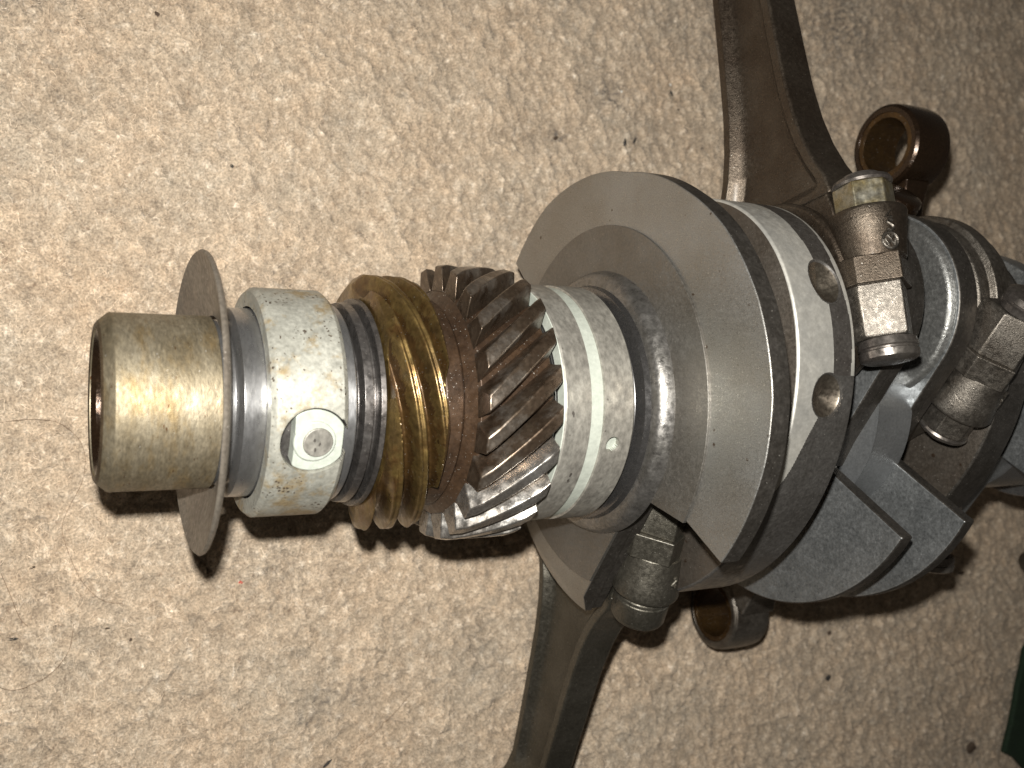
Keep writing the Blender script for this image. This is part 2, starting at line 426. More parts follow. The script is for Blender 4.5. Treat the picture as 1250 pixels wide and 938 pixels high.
# loose fibres of the pile, thousands of fine curved ribbons lying in all directions
NF = 190000
fx = rng.uniform(CX0 + 5, CX1 - 5, NF); fy = rng.uniform(CY0 + 5, CY1 - 5, NF)
ix = ((fx - CX0) / DX).astype(int); iy = ((fy - CY0) / DX).astype(int)
fz = hgt[ix, iy]
ang = rng.normal(0.7, 1.3, NF); ln = rng.uniform(1.4, 3.6, NF); crv = rng.normal(0, 1.0, NF); wd = rng.uniform(0.055, 0.12, NF)
segs = []
K = 4
for k in range(K):
    t = k / (K - 1)
    a = ang + crv * t
    dx_ = ln * t * np.cos(ang + crv * t * 0.5); dy_ = ln * t * np.sin(ang + crv * t * 0.5)
    xx, yy = fx + dx_, fy + dy_
    jx = np.clip(((xx - CX0) / DX).astype(int), 0, nx - 1); jy = np.clip(((yy - CY0) / DX).astype(int), 0, ny - 1)
    zz = hgt[jx, jy] * 0.6 + fz * 0.4 + 0.12 + 0.42 * math.sin(math.pi * min(t, 0.8)) * rng.uniform(0.2, 1.0, NF)
    ww = wd * (1 - 0.5 * t)
    px_, py_ = -np.sin(a) * ww, np.cos(a) * ww
    segs.append(np.stack([np.stack([xx - px_, yy - py_, zz], -1), np.stack([xx + px_, yy + py_, zz], -1)], 1))
Vf = np.stack(segs, 1).reshape(-1, 3) * MM        # NF, K, 2
bi = np.arange(NF)[:, None] * (2 * K) + np.arange(K - 1)[None, :] * 2
Ff = np.stack([bi, bi + 1, bi + 3, bi + 2], -1).reshape(-1, 4)
me = bpy.data.meshes.new('carpet_fibres')
me.vertices.add(len(Vf)); me.vertices.foreach_set('co', Vf.astype(np.float32).ravel())
me.loops.add(Ff.size); me.loops.foreach_set('vertex_index', Ff.astype(np.int32).ravel())
me.polygons.add(len(Ff)); me.polygons.foreach_set('loop_start', (np.arange(len(Ff)) * 4).astype(np.int32))
me.update(calc_edges=True); me.shade_smooth()
fc = colr[ix, iy] * rng.normal(1.08, 0.14, NF)[:, None]
fc = np.repeat(np.clip(fc, 0.02, 0.9), 2 * K, axis=0)
ca = me.color_attributes.new('yarn', 'FLOAT_COLOR', 'POINT')
ca.data.foreach_set('color', np.concatenate([fc, np.ones((len(fc), 1))], 1).astype(np.float32).ravel())
me.materials.append(yarn_mat('carpet_fibre', 0.8, 0))
fib = link('carpet_pile_fibres', me); fib['kind'] = 'stuff'
fib['label'] = 'short beige carpet pile fibres matted over the floor'; fib['category'] = 'carpet pile'


def carpet_h(x, y):
    return float(hgt[min(max(int((x - CX0) / DX), 0), nx - 1), min(max(int((y - CY0) / DX), 0), ny - 1)])


# ------------------------------------------------------------------ crankshaft
SB, CB = math.sin(math.radians(52)), math.cos(math.radians(52))
def tq(t, q):                      # throw coordinates -> (y, z)
    return (t * SB - q * CB, t * CB + q * SB)
THROW = 34.2
PIN_UP = tq(THROW, 0); PIN_DN = tq(-THROW, 0)

crank = thing('crankshaft', 'grey steel flat four crankshaft with brass and steel gears, lying across the beige carpet',
              'crankshaft', (0, 0, 0))

def shaft(name, prof, mat, bevel=0.0, n=160, c=(0, 0), label=None, angle=32):
    V, Fs = solid(prof, n, c=c)
    return part(name, V, Fs, mat, crank, bevel, angle=angle, label=label)

V, Fs = lathe([(1.9, 16.6), (3.9, 18.3), (23.6, 18.3), (23.6, 8), (9.0, 8), (9.0, 14.2), (1.6, 15.0), (1.4, 15.9)], 160)
o = part('pulley_seat', V, Fs, [MAT['nose'], MAT['nose_end']], crank, 0.22, label='straw coloured stained hollow nose of the shaft')
o.data.polygons.foreach_set('material_index', [1 if p.center.x < 1.95 * MM else 0 for p in o.data.polygons])
V, Fs = lathe([(1.5, 15.3), (3.0, 14.2), (20.0, 14.0), (20.0, 3.0), (20.4, 3.0), (20.4, 15.0)], 96)
part('nose_bore', V, Fs, MAT['rod_oily_bore_shade'], crank)  # dark material stands in for the shade inside the bore
shaft('journal', [(23.4, 17.6), (26.2, 17.6), (26.5, 18.8), (27.2, 20.3), (46.5, 20.3), (47.0, 21.6), (49.6, 21.9), (50.0, 21.4)],
      MAT['polished'], 0.15)
shaft('snap_ring', [(50.0, 19.0), (51.0, 19.2), (51.2, 22.4), (53.0, 22.6), (53.1, 20.6), (54.2, 20.6), (54.4, 23.4), (55.5, 23.6), (55.8, 20)],
      MAT['oily'], 0.12)

# brass worm gear that drives the distributor
LEAD, ST = 33.0, 6
def worm(S, T):
    ph = (S - LEAD * T / (2 * np.pi)) / (LEAD / ST)
    u = ph - np.floor(ph); d = np.abs(u - 0.5) * 2           # 0 crest .. 1 root
    h = np.clip((0.86 - d) / 0.60, 0, 1); h = h * h * (3 - 2 * h)
    R = 24.2 + 4.9 * h - 0.35 * np.clip(1 - d / 0.16, 0, 1)
    e = np.minimum(S - 56.0, 68.4 - S)
    lim = 27.2 + 2.0 * np.clip(e / 1.5, 0, 1)
    return np.minimum(R, lim) + 0.05 * np.sin(T * 23 + S)
V, Fs = height_ring(worm, 56.0, 68.4, 520, 84, 21)
me = mesh('drive_gear', V, Fs, [MAT['brass'], MAT['brass_dark']], 50)
Vn = np.asarray(V)
me.polygons.foreach_set('material_index', [1 if (np.hypot(Vn[list(f)].mean(0)[1], Vn[list(f)].mean(0)[2]) + 0.5 * math.sin(Vn[f[0]][1] * 1.3) < 26.3 and 56.1 < Vn[list(f)].mean(0)[0] < 68.3) else 0 for f in Fs])
o = link('drive_gear', me, crank); o['label'] = 'oily brass distributor drive gear with steep spiral threads'
shaft('spacer', [(68.2, 22.0), (68.3, 23.8), (68.8, 24.2), (72.4, 24.4), (72.9, 23.9), (73.0, 22.2)], MAT['spacer'], 0.15)

# steel timing gear: a hub and 22 separate slanted teeth
shaft('gear_hub', [(73.0, 20), (73.2, 23.6), (74.2, 25.0), (75.6, 27.0), (93.0, 27.3), (94.2, 25.5), (94.3, 20)], MAT['spacer'], 0.2)
NT = 22; TW = math.radians(-28.5)
def tooth_mesh(name, mat):
    rows = 9; prof = [(-0.122, 26.3), (-0.104, 28.0), (-0.082, 30.0), (-0.060, 32.3), (-0.052, 32.6), (0.052, 32.6), (0.060, 32.3),
                      (0.082, 30.0), (0.104, 28.0), (0.122, 26.3)]
    prof = [(a * 1.04, r) for a, r in prof]
    V = []
    for k in range(rows):
        t = k / (rows - 1); s = 75.0 + 17.9 * t
        sh = 0.45 if k in (0, rows - 1) else 0.0
        for a, r in prof:
            th = TW * (t - 1) + a
            V.append((s, (r - sh * (r > 29)) * math.cos(th), (r - sh * (r > 29)) * math.sin(th)))
    m = len(prof)
    Fs = [tuple(range(m)), tuple((rows - 1) * m + q for q in range(m - 1, -1, -1))]
    for k in range(rows - 1):
        for q in range(m - 1): Fs.append((k * m + q, k * m + q + 1, (k + 1) * m + q + 1, (k + 1) * m + q))
        Fs.append((k * m + m - 1, k * m, (k + 1) * m, (k + 1) * m + m - 1))
    return mesh(name, V, Fs, mat, 40)
tm_dark = tooth_mesh('tooth_oily', MAT['gear']); tm_clean = tooth_mesh('tooth_clean', MAT['gear_clean'])
for k in range(NT):
    th = 77.5 + k * 360 / NT
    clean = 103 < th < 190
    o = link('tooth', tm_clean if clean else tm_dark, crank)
    o.rotation_euler = (math.radians(th), 0, 0)
    b = o.modifiers.new('bevel', 'BEVEL'); b.width = 0.25 * MM; b.segments = 2; b.limit_method = 'ANGLE'; b.angle_limit = math.radians(30)

# journal under the front main bearing and the shoulder behind it
shaft('journal', [(94.4, 22), (94.5, 25.6), (114.2, 25.6), (115.4, 26.6), (116.2, 29.4), (117.6, 29.9), (117.8, 24)], MAT['dark_polished'], 0, n=256)
shaft('shoulder', [(117.4, 26), (117.6, 31.0), (118.4, 32.4), (119.4, 33.0), (120.6, 33.6), (121.6, 33.9), (121.7, 25)], MAT['collar'], 0.2,
      label='chipped bright thrust collar against the first web')

def arc(r, a0, a1, n, c=0.0):
    return [(c + r * math.cos(math.radians(a0 + (a1 - a0) * k / n)), r * math.sin(math.radians(a0 + (a1 - a0) * k / n))) for k in range(n + 1)]

def web_outline(Rw, tip=86.5, inner=32.0, cheek=27.0, Rc=57.5, flip=1, inset=0.0, cheekinset=0.0):
    o = arc(Rw - inset, -tip, tip, 64)
    o += [(0.6, inner), (-12, cheek)]
    a = 180 - math.degrees(math.asin(cheek / (Rc)))
    rc = Rc - inset - cheekinset
    aa = 180 - math.degrees(math.asin(min(0.99, (cheek - 0) / rc)))
    o += arc(rc, aa, 360 - aa, 24)
    o += [(-12, -cheek), (0.6, -inner)]
    return [tq(flip * t, q) for t, q in o]

def lobe_outline(Rw, tip=86.5, inner=27.6, lobe=25.8, flip=1, ti=0.0):
    o = arc(Rw, -tip, tip, 64) + [(ti, inner), (ti - 8, lobe + 0.4)]
    o += arc(lobe, 90, 270, 30, c=-THROW)
    o += [(ti - 8, -lobe - 0.4), (ti, -inner)]
    return [tq(flip * t, q) for t, q in o]

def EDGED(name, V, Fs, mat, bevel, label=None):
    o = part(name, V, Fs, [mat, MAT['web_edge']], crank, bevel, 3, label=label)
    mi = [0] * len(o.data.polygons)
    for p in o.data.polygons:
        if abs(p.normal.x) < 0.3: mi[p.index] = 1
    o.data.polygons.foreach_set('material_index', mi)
    return o

def web1_outline(cut=0.0):
    o = []
    for k in range(97):
        ph = -86.5 + 173.0 * k / 96
        psi = 52.0 - ph
        r = float(np.interp(psi, [-34.5, -24, -10, 2, 20, 38, 53, 78, 100, 117, 141], [59.8, 61.6, 63.9, 64.9, 64.4, 62.9, 60.8, 58.7, 60.4, 62.0, 62.0]))
        o.append((r * math.cos(math.radians(ph)), r * math.sin(math.radians(ph))))
    o += [(0.6, 32.0), (-12, 27.0)]
    rc = 57.5 - cut
    aa = 180 - math.degrees(math.asin(27.0 / rc))
    o += arc(rc, aa, 360 - aa, 24)
    o += [(-12, -27.0), (0.6, -32.0)]
    return [tq(t, q) for t, q in o]

# first web: half-round counterweight towards the top, flat cheek towards the lower rod
o1 = web_outline(61.0); 
V, Fs = layers([(122.0, web1_outline(5.5)), (125.0, web1_outline()), (127.0, web1_outline())])
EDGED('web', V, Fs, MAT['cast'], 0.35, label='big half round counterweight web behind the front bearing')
disc = [(q[0], q[1]) for q in [tq(t, q) for t, q in arc(45.5, -88, 88, 70) + [(-6, 28)] + arc(47.0, 145, 215, 14) + [(-6, -28)]]]
V, Fs = extrude(disc, 121.4, 122.4)
part('web_step', V, Fs, MAT['cast_step'], crank, 0.12, 2, label='brown raised step on the first web')
chk = [tq(t, q) for t, q in [(-10.5, 26.6)] + arc(57.1, 152.3, 207.7, 24) + [(-10.5, -26.6)]]
V, Fs = extrude(chk, 126.9, 130.4)
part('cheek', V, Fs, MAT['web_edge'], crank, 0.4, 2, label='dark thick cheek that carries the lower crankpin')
shaft('crankpin', [(127.0, 19), (146.6, 19)], MAT['polished'], c=PIN_DN)

def hole_r(S, T, holes, R, rad, depth):
    for s0, t0, k in holes:
        tt = math.radians(t0)
        d = np.hypot(S - s0, (np.mod(T - tt + np.pi, 2 * np.pi) - np.pi) * 44.0)
        R = R - np.where(d < rad * k, depth * k * np.clip((rad * k - d) / (rad * k), 0, 1) ** 0.8 + 0.25, 0)
    return R

def centre_web(s0, s1, holes, ra=56.5, rb=45.8):
    def fn(S, T):
        a = T - math.radians(38.0)                 # throw direction measured from +y
        R = 1 / np.sqrt((np.cos(a) / ra) ** 2 + (np.sin(a) / rb) ** 2)
        e = np.minimum(S - s0, s1 - S)
        R = R - 0.6 * np.clip(1 - e / 0.6, 0, 1) ** 2
        return hole_r(S, T, holes, R, 4.6, 3.0)
    V, Fs = height_ring(fn, s0, s1, 1100, 90, 5)
    V = np.asarray(V)
    mats = []
    for fi, f in enumerate(Fs):
        v = V[f[0]]
        s = v[0]; th = math.degrees(math.atan2(v[2], v[1]))
        m = 0
        if len(f) == 4 and fi < 1100 * 89:
            for h0, t0, k in holes:
                if math.hypot(s - h0, (th - t0) * math.pi / 180 * 44) < 4.6 * k: m = 2
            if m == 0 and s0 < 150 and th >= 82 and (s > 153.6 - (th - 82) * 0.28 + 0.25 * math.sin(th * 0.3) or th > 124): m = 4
            if m == 0 and s > 153.6 + 0.3 * math.sin(th * 0.11) and th < 82 and s < s1 - 1.6 + 0.3 * math.sin(th * 0.2) and th > -40: m = 1  # dark reflection along the rim, painted as a band of darker material
        else: m = 3
        mats.append(m)
    return V, Fs, mats

def add_centre_web(s0, s1, holes, label, gm='ground', ra=56.5, rb=45.8):
    V, Fs, mats = centre_web(s0, s1, holes, ra, rb)
    me = mesh('web', V, Fs, [MAT[gm], MAT['dark_rim_reflection'], MAT['dimple'], MAT['cast_brown'], MAT['grey_rim']], 40)
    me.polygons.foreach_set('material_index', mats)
    o = link('web', me, crank); o['label'] = label
    for h0, t0, k in holes:
        hV, hF = [], []
        nn = 64
        for i_ in range(nn):
            u = 2 * math.pi * i_ / nn
            for rr, up_ in ((4.35 * k, -0.5), (4.5 * k, 0.0), (4.72 * k, 0.03), (4.78 * k, -0.1)):
                th = math.radians(t0) + rr * math.sin(u) / 44.0
                a = th - math.radians(38.0)
                Rr = 1 / math.sqrt((math.cos(a) / ra) ** 2 + (math.sin(a) / rb) ** 2) + up_
                hV.append((h0 + rr * math.cos(u), Rr * math.cos(th), Rr * math.sin(th)))
        for i_ in range(nn):
            j_ = (i_ + 1) % nn
            for q in range(3): hF.append((i_ * 4 + q, i_ * 4 + q + 1, j_ * 4 + q + 1, j_ * 4 + q))
        rm = link('hole_rim', mesh('hole_rim', hV, hF, MAT['grey_rim'], 50), o)
    return o
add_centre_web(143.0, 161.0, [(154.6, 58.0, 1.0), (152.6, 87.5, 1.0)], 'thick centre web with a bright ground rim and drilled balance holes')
shaft('crankpin', [(160.6, 19), (180.6, 19)], MAT['polished'], c=PIN_UP)

def fan_web(s0, s1, Rw, mat, label, tip, ti):
    V, Fs = extrude(lobe_outline(Rw, tip=tip, ti=ti, flip=-1), s0, s1)
    o = EDGED('web', V, Fs, mat, 0.6, label)
    nk = [tq(t, q) for t, q in [(-ti - 1, -26.4), (7, -25.6)] + arc(25.4, -90, 90, 30, c=THROW) + [(7, 25.6), (-ti - 1, 26.4)]]
    lobe = part('pin_lobe', *extrude(nk, s1 - 0.3, s1 + 3.6), [MAT['web_edge']], crank, 0.4, 2)
    return o
fan_web(181.0, 185.0, 56.8, MAT['blue'], 'fan shaped counterweight web nearer the gears, blue grey', 93.0, 0.3)
shaft('journal', [(188.2, 32.6), (188.9, 32.1), (189.8, 31.8), (201.6, 31.8)], MAT['satin'], 0, n=256, angle=60)
fan_web(201.0, 204.8, 57.0, MAT['blue'], 'second fan shaped counterweight web beyond the centre journal', 97.0, -3.5)
# rough cast thickening round the raised pin on the second fan web
V, Fs = layers([(199.2, [ (PIN_UP[0] * 0.98 + 24.2 * math.cos(a), PIN_UP[1] * 0.98 + 24.2 * math.sin(a)) for a in np.linspace(0, 2 * math.pi, 64, endpoint=False)]),
                (201.4, [ (PIN_UP[0] + 25.3 * math.cos(a), PIN_UP[1] + 25.3 * math.sin(a)) for a in np.linspace(0, 2 * math.pi, 64, endpoint=False)])])
part('cast_boss', V, Fs, MAT['cast_light'], crank, 0.9, 3)
shaft('thrust_face', [(208.2, 10), (208.3, 22.6), (209.6, 22.4), (209.7, 10)], MAT['polished'], 0.2, c=PIN_UP)
shaft('crankpin', [(208.0, 19), (225.6, 19)], MAT['polished'], c=PIN_UP)
add_centre_web(225.2, 236.0, [], 'centre web near the right edge of the photo', 'web_edge', 52.0, 36.0)
shaft('crankpin', [(235.6, 19), (252.4, 19)], MAT['polished'], c=PIN_DN)
V, Fs = extrude(web_outline(48.5, inner=27.0, cheek=25, Rc=55), 252.0, 260.0)
part('web', V, Fs, MAT['blue'], crank, 0.6, 3, label='last counterweight web, cut by the right edge of the photo')
shaft('journal', [(259.6, 28), (292.0, 28), (292.5, 32), (300.0, 32)], MAT['polished'], 0.2)

# ------------------------------------------------------------------ loose rings on the shaft
sl = thing('oil_slinger', 'thin dished grey steel oil slinger disc standing between the nose and the first bearing ring', 'oil slinger', (22, 0, 0))
V, Fs = lathe([(2.2, 18.4), (2.1, 20.0), (0.9, 23.5), (0.2, 28.0), (-0.6, 31.0), (-1.0, 31.8), (-0.5, 32.2), (0.0, 32.0), (0.45, 31.0), (1.2, 28), (1.9, 23.5), (3.0, 20), (3.1, 18.4)], 200)
V = [(x + 0.25 * math.sin(2.0 * math.atan2(z, y) + 0.6) * (math.hypot(y, z) / 32) ** 3, y, z) for x, y, z in V]
part('disc', V, Fs, MAT['slinger'], sl, angle=60)

b4 = thing('bearing_ring', 'pale grey bearing ring with a round locating pad, left of the brass gear', 'bearing', (39.5, 0, 0))
PT = math.radians(108.0); PS = 0.9
def bear4(S, T):
    R = np.full_like(S, 24.85)
    e = np.minimum(S + 8.0, 7.6 - S)
    R = R - 0.9 * np.clip(1 - e / 1.0, 0, 1)
    a = (np.mod(T - PT + np.pi, 2 * np.pi) - np.pi) * 24.85
    d = np.hypot(S - PS, a)
    R = np.where(d < 7.15, 20.9, R)
    return R
V, Fs = height_ring(bear4, -8.0, 7.6, 900, 90, 20.75)
me = mesh('ring', V, Fs, [MAT['bearing'], MAT['oily']], 30)  # pocket walls coloured dark so it reads as a deep hole
Vn = np.asarray(V)
me.polygons.foreach_set('material_index', [1 if (np.hypot(Vn[list(f)].mean(0)[1], Vn[list(f)].mean(0)[2]) < 23.2 and abs(Vn[list(f)].mean(0)[0] - PS) < 7.2
                                           and -7.9 < Vn[list(f)].mean(0)[0] < 7.5) else 0 for f in Fs])
link('ring', me, b4)
def surf(s, a, r):                  # local tangent patch -> world on the ring
    th = PT + a / 24.85
    return (s, r * math.cos(th), r * math.sin(th))
def patch(outline, r0, r1, dome=0.0):
    n = len(outline)
    V = [surf(PS + s, a, r0) for s, a in outline] + [surf(PS + s, a, r1) for s, a in outline]
    Fs = [tuple(range(n)), tuple(range(2 * n - 1, n - 1, -1))] + [(i, (i + 1) % n, n + (i + 1) % n, n + i) for i in range(n)]
    return V, Fs
pad = [(max(-4.1, min(5.9, 6.75 * math.cos(t))), 6.75 * math.sin(t)) for t in np.linspace(0, 2 * math.pi, 72, endpoint=False)]
V, Fs = patch(pad, 20.9, 24.45); part('locating_pad', V, Fs, MAT['bearing_pad'], b4, 0.25, label='smooth pale round pad in the ring')
hV, hF = [], []
for i_ in range(120):
    u = 2 * math.pi * i_ / 120
    for rr, up_ in ((6.95, -0.9), (7.05, 0.0), (7.4, 0.03), (7.45, -0.1)):
        ss_ = min(rr * math.cos(u), 5.6)
        th = PT + rr * math.sin(u) / 24.85
        hV.append((PS + ss_, (24.85 + up_) * math.cos(th), (24.85 + up_) * math.sin(th)))
for i_ in range(120):
    j_ = (i_ + 1) % 120
    if math.cos(2 * math.pi * i_ / 120) > 0.74: continue
    for q_ in range(3): hF.append((i_ * 4 + q_, i_ * 4 + q_ + 1, j_ * 4 + q_ + 1, j_ * 4 + q_))
part('pocket_rim', hV, hF, MAT['bearing'], b4, angle=50)
rim = [(4.4 * math.cos(t), 4.4 * math.sin(t)) for t in np.linspace(0, 2 * math.pi, 40, endpoint=False)]
pin = [(0.6 + 3.1 * math.cos(t), 3.1 * math.sin(t) + 0.1) for t in np.linspace(0, 2 * math.pi, 40, endpoint=False)]
V, Fs = patch(rim, 22.6, 24.85); part('collar', V, Fs, MAT['bearing_pad'], b4, 0.5, 3)
V, Fs = patch(pin, 22.6, 25.1); part('dowel_pin', V, Fs, MAT['bearing_main'], b4, 0.3, 3, label='scuffed grey dowel end in the middle of the pad')

b3 = thing('bearing_ring', 'scuffed grey bearing ring with pale centre groove, right of the slanted tooth gear', 'bearing', (104.4, 0, 0))
def bear3(S, T):
    R = np.full_like(S, 29.25)
    e = np.minimum(S + 9.5, 9.2 - S); R = R - 0.45 * np.clip(1 - e / 0.5, 0, 1)
    R = np.where((S > -2.6) & (S < 0.9), R - 0.5, R)
    a = (np.mod(T - math.radians(108.5) + np.pi, 2 * np.pi) - np.pi) * 29.2
    d = np.hypot(S - 4.1, a)
    return np.where(d < 2.1, R - 2.0, R)
V, Fs = height_ring(bear3, -9.5, 9.2, 900, 110, 26.0)
me = mesh('ring', V, Fs, [MAT['bearing_main'], MAT['bearing_pad'], MAT['bearing']], 30)
Vn = np.asarray(V); mi = []
for f in Fs:
    c = Vn[list(f)].mean(0); r = math.hypot(c[1], c[2])
    if c[0] <= -9.4: mi.append(1)
    elif -2.55 < c[0] < 0.85 and r > 28: mi.append(1)
    elif 27.8 > r > 26.5 and abs(c[0]) < 9: mi.append(1)
    else: mi.append(0)
me.polygons.foreach_set('material_index', mi)
link('ring', me, b3)
hV, hF = [], []
for i_ in range(48):
    u = 2 * math.pi * i_ / 48
    for rr, up_ in ((1.75, -0.5), (1.95, 0.02), (2.45, 0.03), (2.5, -0.1)):
        th = math.radians(108.5) + rr * math.sin(u) / 29.2
        hV.append((4.1 + rr * math.cos(u), (29.25 + up_) * math.cos(th), (29.25 + up_) * math.sin(th)))
for i_ in range(48):
    j_ = (i_ + 1) % 48
    for q_ in range(3): hF.append((i_ * 4 + q_, i_ * 4 + q_ + 1, j_ * 4 + q_ + 1, j_ * 4 + q_))
part('hole_rim', hV, hF, MAT['bearing_main'], b3, angle=50)

# ------------------------------------------------------------------ connecting rods
def interp(a, xs, ys): return float(np.interp(a, xs, ys))

def make_rod(label, pin, s, d, L, mat, mat2, nutmat, roundnut=False, thin=1.0, darkside=False):
    rot = math.atan2(d[1], d[0])
    t = thing('connecting_rod', label, 'connecting rod', (s, pin[0], pin[1]), rot)
    # local frame: x axial, y along the rod, z across the rod
    k = L / 128.0
    A = [22, 26, 31, 38, 46, 56, 68, 82, 96, 106, 112, 118]
    end_a = (L - 10.9) / k
    Wd = [22.5, 21.5, 18.8, 16.0, 14.0, 12.6, 11.8, 11.0, 10.2, 9.6, 9.9, 11.2]
    Th = [6.2, 6.1, 5.9, 5.7, 5.5, 5.3, 5.2, 5.1, 5.1, 5.3, 6.2, 7.4]
    sta = np.concatenate([np.linspace(21, 50, 34), np.linspace(52, 100, 18), np.linspace(102, end_a, 12)])
    V = []; m = None
    for a in sta:
        W = interp(a, A, Wd) * thin; T = interp(a, A, Th) * thin
        pk = min(1, max(0, (a - 22.5) / 4.0)) * min(1, max(0, (111 - a) / 8)); pk = pk * pk * (3 - 2 * pk)
        fl = 3.0; bt = T - (T - 1.9) * pk
        wi = max(0.5, W - fl)
        half = [(T - 0.5, W), (T, W - 0.5), (T, wi), (bt + (T - bt) * 0.35, wi - 1.6), (bt, wi - 3.6), (bt, 0)]
        half = [(x, max(w, 0.0) if i == 5 else max(w, 0.2)) for i, (x, w) in enumerate(half)]
        ring_ = [(x, w) for x, w in half] + [(x, -w) for x, w in half[-2::-1]]
        ring_ += [(-x, -w) for x, w in half] + [(-x, w) for x, w in half[-2::-1]]
        m = len(ring_)
        for x, w in ring_: V.append((x, a * k, w))
    Fs = []
    for i in range(len(sta) - 1):
        for q in range(m):
            q2 = (q + 1) % m
            Fs.append((i * m + q, i * m + q2, (i + 1) * m + q2, (i + 1) * m + q))
    Fs.append(tuple(range(m))); Fs.append(tuple((len(sta) - 1) * m + q for q in range(m)))
    part('shank', V, Fs, mat, t, 0.35, 2, angle=50)
    # big end: half ring of the rod, half ring of the cap
    pr = [(-8.0, 19.2), (-8.0, 24.0), (-7.2, 24.8), (7.2, 24.8), (8.0, 24.0), (8.0, 19.2)]
    V, Fs = lathe(pr, 40, a0=-math.pi / 2, a1=math.pi / 2)
    sh = [box(-7.4, 7.4, 0.3, 15.0, sg * 14.0 if sg > 0 else -33.0, 33.0 if sg > 0 else -14.0) for sg in (1, -1)]
    part('big_end', V, Fs, mat, t, 0.4)
    V, Fs = lathe([(-7.6, 19.2), (-7.6, 23.4), (-6.6, 24.4), (-3.0, 24.4), (-2.4, 26.2), (2.4, 26.2), (3.0, 24.4), (6.6, 24.4), (7.6, 23.4), (7.6, 19.2)],
                  40, a0=math.pi / 2, a1=3 * math.pi / 2)
    cap = part('bearing_cap', V, Fs, mat, t, 0.4)
    shell = lathe([(-6.6, 18.9), (-6.6, 19.4), (6.6, 19.4), (6.6, 18.9)], 96)
    part('bearing_shell', *shell, MAT['bearing_pad'], t)
    for sg in (1, -1):
        wz = 27.0 * sg
        # tapered bolt boss of the rod half, wider towards the nut
        oct_ = []
        prof = [(1.6, 7.5), (4.0, 7.9), (9.5, 8.6), (12.8, 9.3), (14.0, 8.9)]
        V, Fs = solid([(a, r) for a, r in prof], 40, axis='y', c=(0, wz))
        part('bolt_boss', V, Fs, mat, t, 0.5, 3)
        # shoulder that ties the boss to the shank
        sh_out = [(2.0, 12.0), (2.0, 27.0), (9.0, 28.0), (13.4, 29.0), (13.9, 22.4), (18.0, 21.9), (22.0, 20.5), (22.0, 8.0), (16, 8)]
        V, Fs = extrude([(a, w * sg) for a, w in sh_out], -5.7, 5.7)
        part('shoulder', V, Fs, mat, t, 0.6, 3)
        # squared joint collar
        jo = [(-8.8, -9.0), (-8.8, 1.8), (-1.2, 8.6), (8.8, 2.4), (8.8, -9.0)]
        V = [(x, a, wz + sg * w) for a in (-4.6, 2.2) for x, w in jo]; n = len(jo)
        Fs = [tuple(range(n)), tuple(range(2 * n - 1, n - 1, -1))] + [(i, (i + 1) % n, n + (i + 1) % n, n + i) for i in range(n)]
        part('joint_collar', V, Fs, mat, t, 0.35, 2)
        # cap boss below it
        jc0 = [(-7.7, -8.0), (-7.7, 0.6), (-0.8, 7.6), (7.7, 1.6), (7.7, -8.0)]
        n = len(jc0)
        V = [(x * f_, a, wz + sg * w * f2) for a, f_, f2 in ((-4.4, 1.0, 1.0), (-16.5, 0.98, 0.93), (-17.4, 0.9, 0.86)) for x, w in jc0]
        Fs = [tuple(range(n)), tuple(range(3 * n - 1, 2 * n - 1, -1))]
        for lv in range(2): Fs += [(lv * n + i, lv * n + (i + 1) % n, (lv + 1) * n + (i + 1) % n, (lv + 1) * n + i) for i in range(n)]
        part('cap_boss', V, Fs, MAT['rod_oily_bore_shade'] if (darkside and sg > 0) else mat2, t, 0.5, 3)
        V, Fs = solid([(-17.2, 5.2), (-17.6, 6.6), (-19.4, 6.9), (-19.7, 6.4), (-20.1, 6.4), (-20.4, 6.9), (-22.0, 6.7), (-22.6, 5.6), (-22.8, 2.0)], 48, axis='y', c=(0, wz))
        b = part('bolt', V, Fs, MAT['rod_oily_bore_shade'] if (darkside and sg > 0) else MAT['bolt'], t, 0.0)
        hexo = [(7.2 * math.cos(q), 7.2 * math.sin(q)) for q in np.linspace(0, 2 * math.pi, 6, endpoint=False) + (math.pi / 2 + sg * 0.12)]
        V = [(x, a, wz + w) for a in (13.8, 20.8) for x, w in hexo]; n = 6
        Fs = [tuple(range(n)), tuple(range(2 * n - 1, n - 1, -1))] + [(i, (i + 1) % n, n + (i + 1) % n, n + i) for i in range(n)]
        if roundnut: V, Fs = solid([(13.6, 6.2), (15.6, 6.6), (16.2, 7.6), (21.6, 7.4), (23.0, 6.6), (23.1, 5.0)], 40, axis='y', c=(0, wz))
        nu = part('nut', V, Fs, nutmat, t, 0.35, 2)
        V, Fs = solid([(20.7, 6.9), (21.3, 7.2), (22.2, 6.8), (22.3, 5.0), (23.6, 4.4), (23.8, 3.4)], 40, axis='y', c=(0, wz))
        part('collar', V, Fs, MAT['bolt'], nu)
    # small end
    V, Fs = lathe([(-7.8, 10.6), (-7.8, 12.2), (-7.0, 13.2), (-4, 13.6), (4, 13.6), (7.0, 13.2), (7.8, 12.2), (7.8, 10.6)], 72, c=(L, 0))
    part('small_end', V, Fs, mat, t, 0.2)
    V, Fs = lathe([(-7.5, 8.9), (-7.5, 10.7), (7.5, 10.7), (7.5, 8.9)], 72, c=(L, 0))
    part('bushing', V, Fs, MAT['brass_dark'], t, 0.1)
    return t

def norm(v):
    n = math.hypot(*v); return (v[0] / n, v[1] / n)

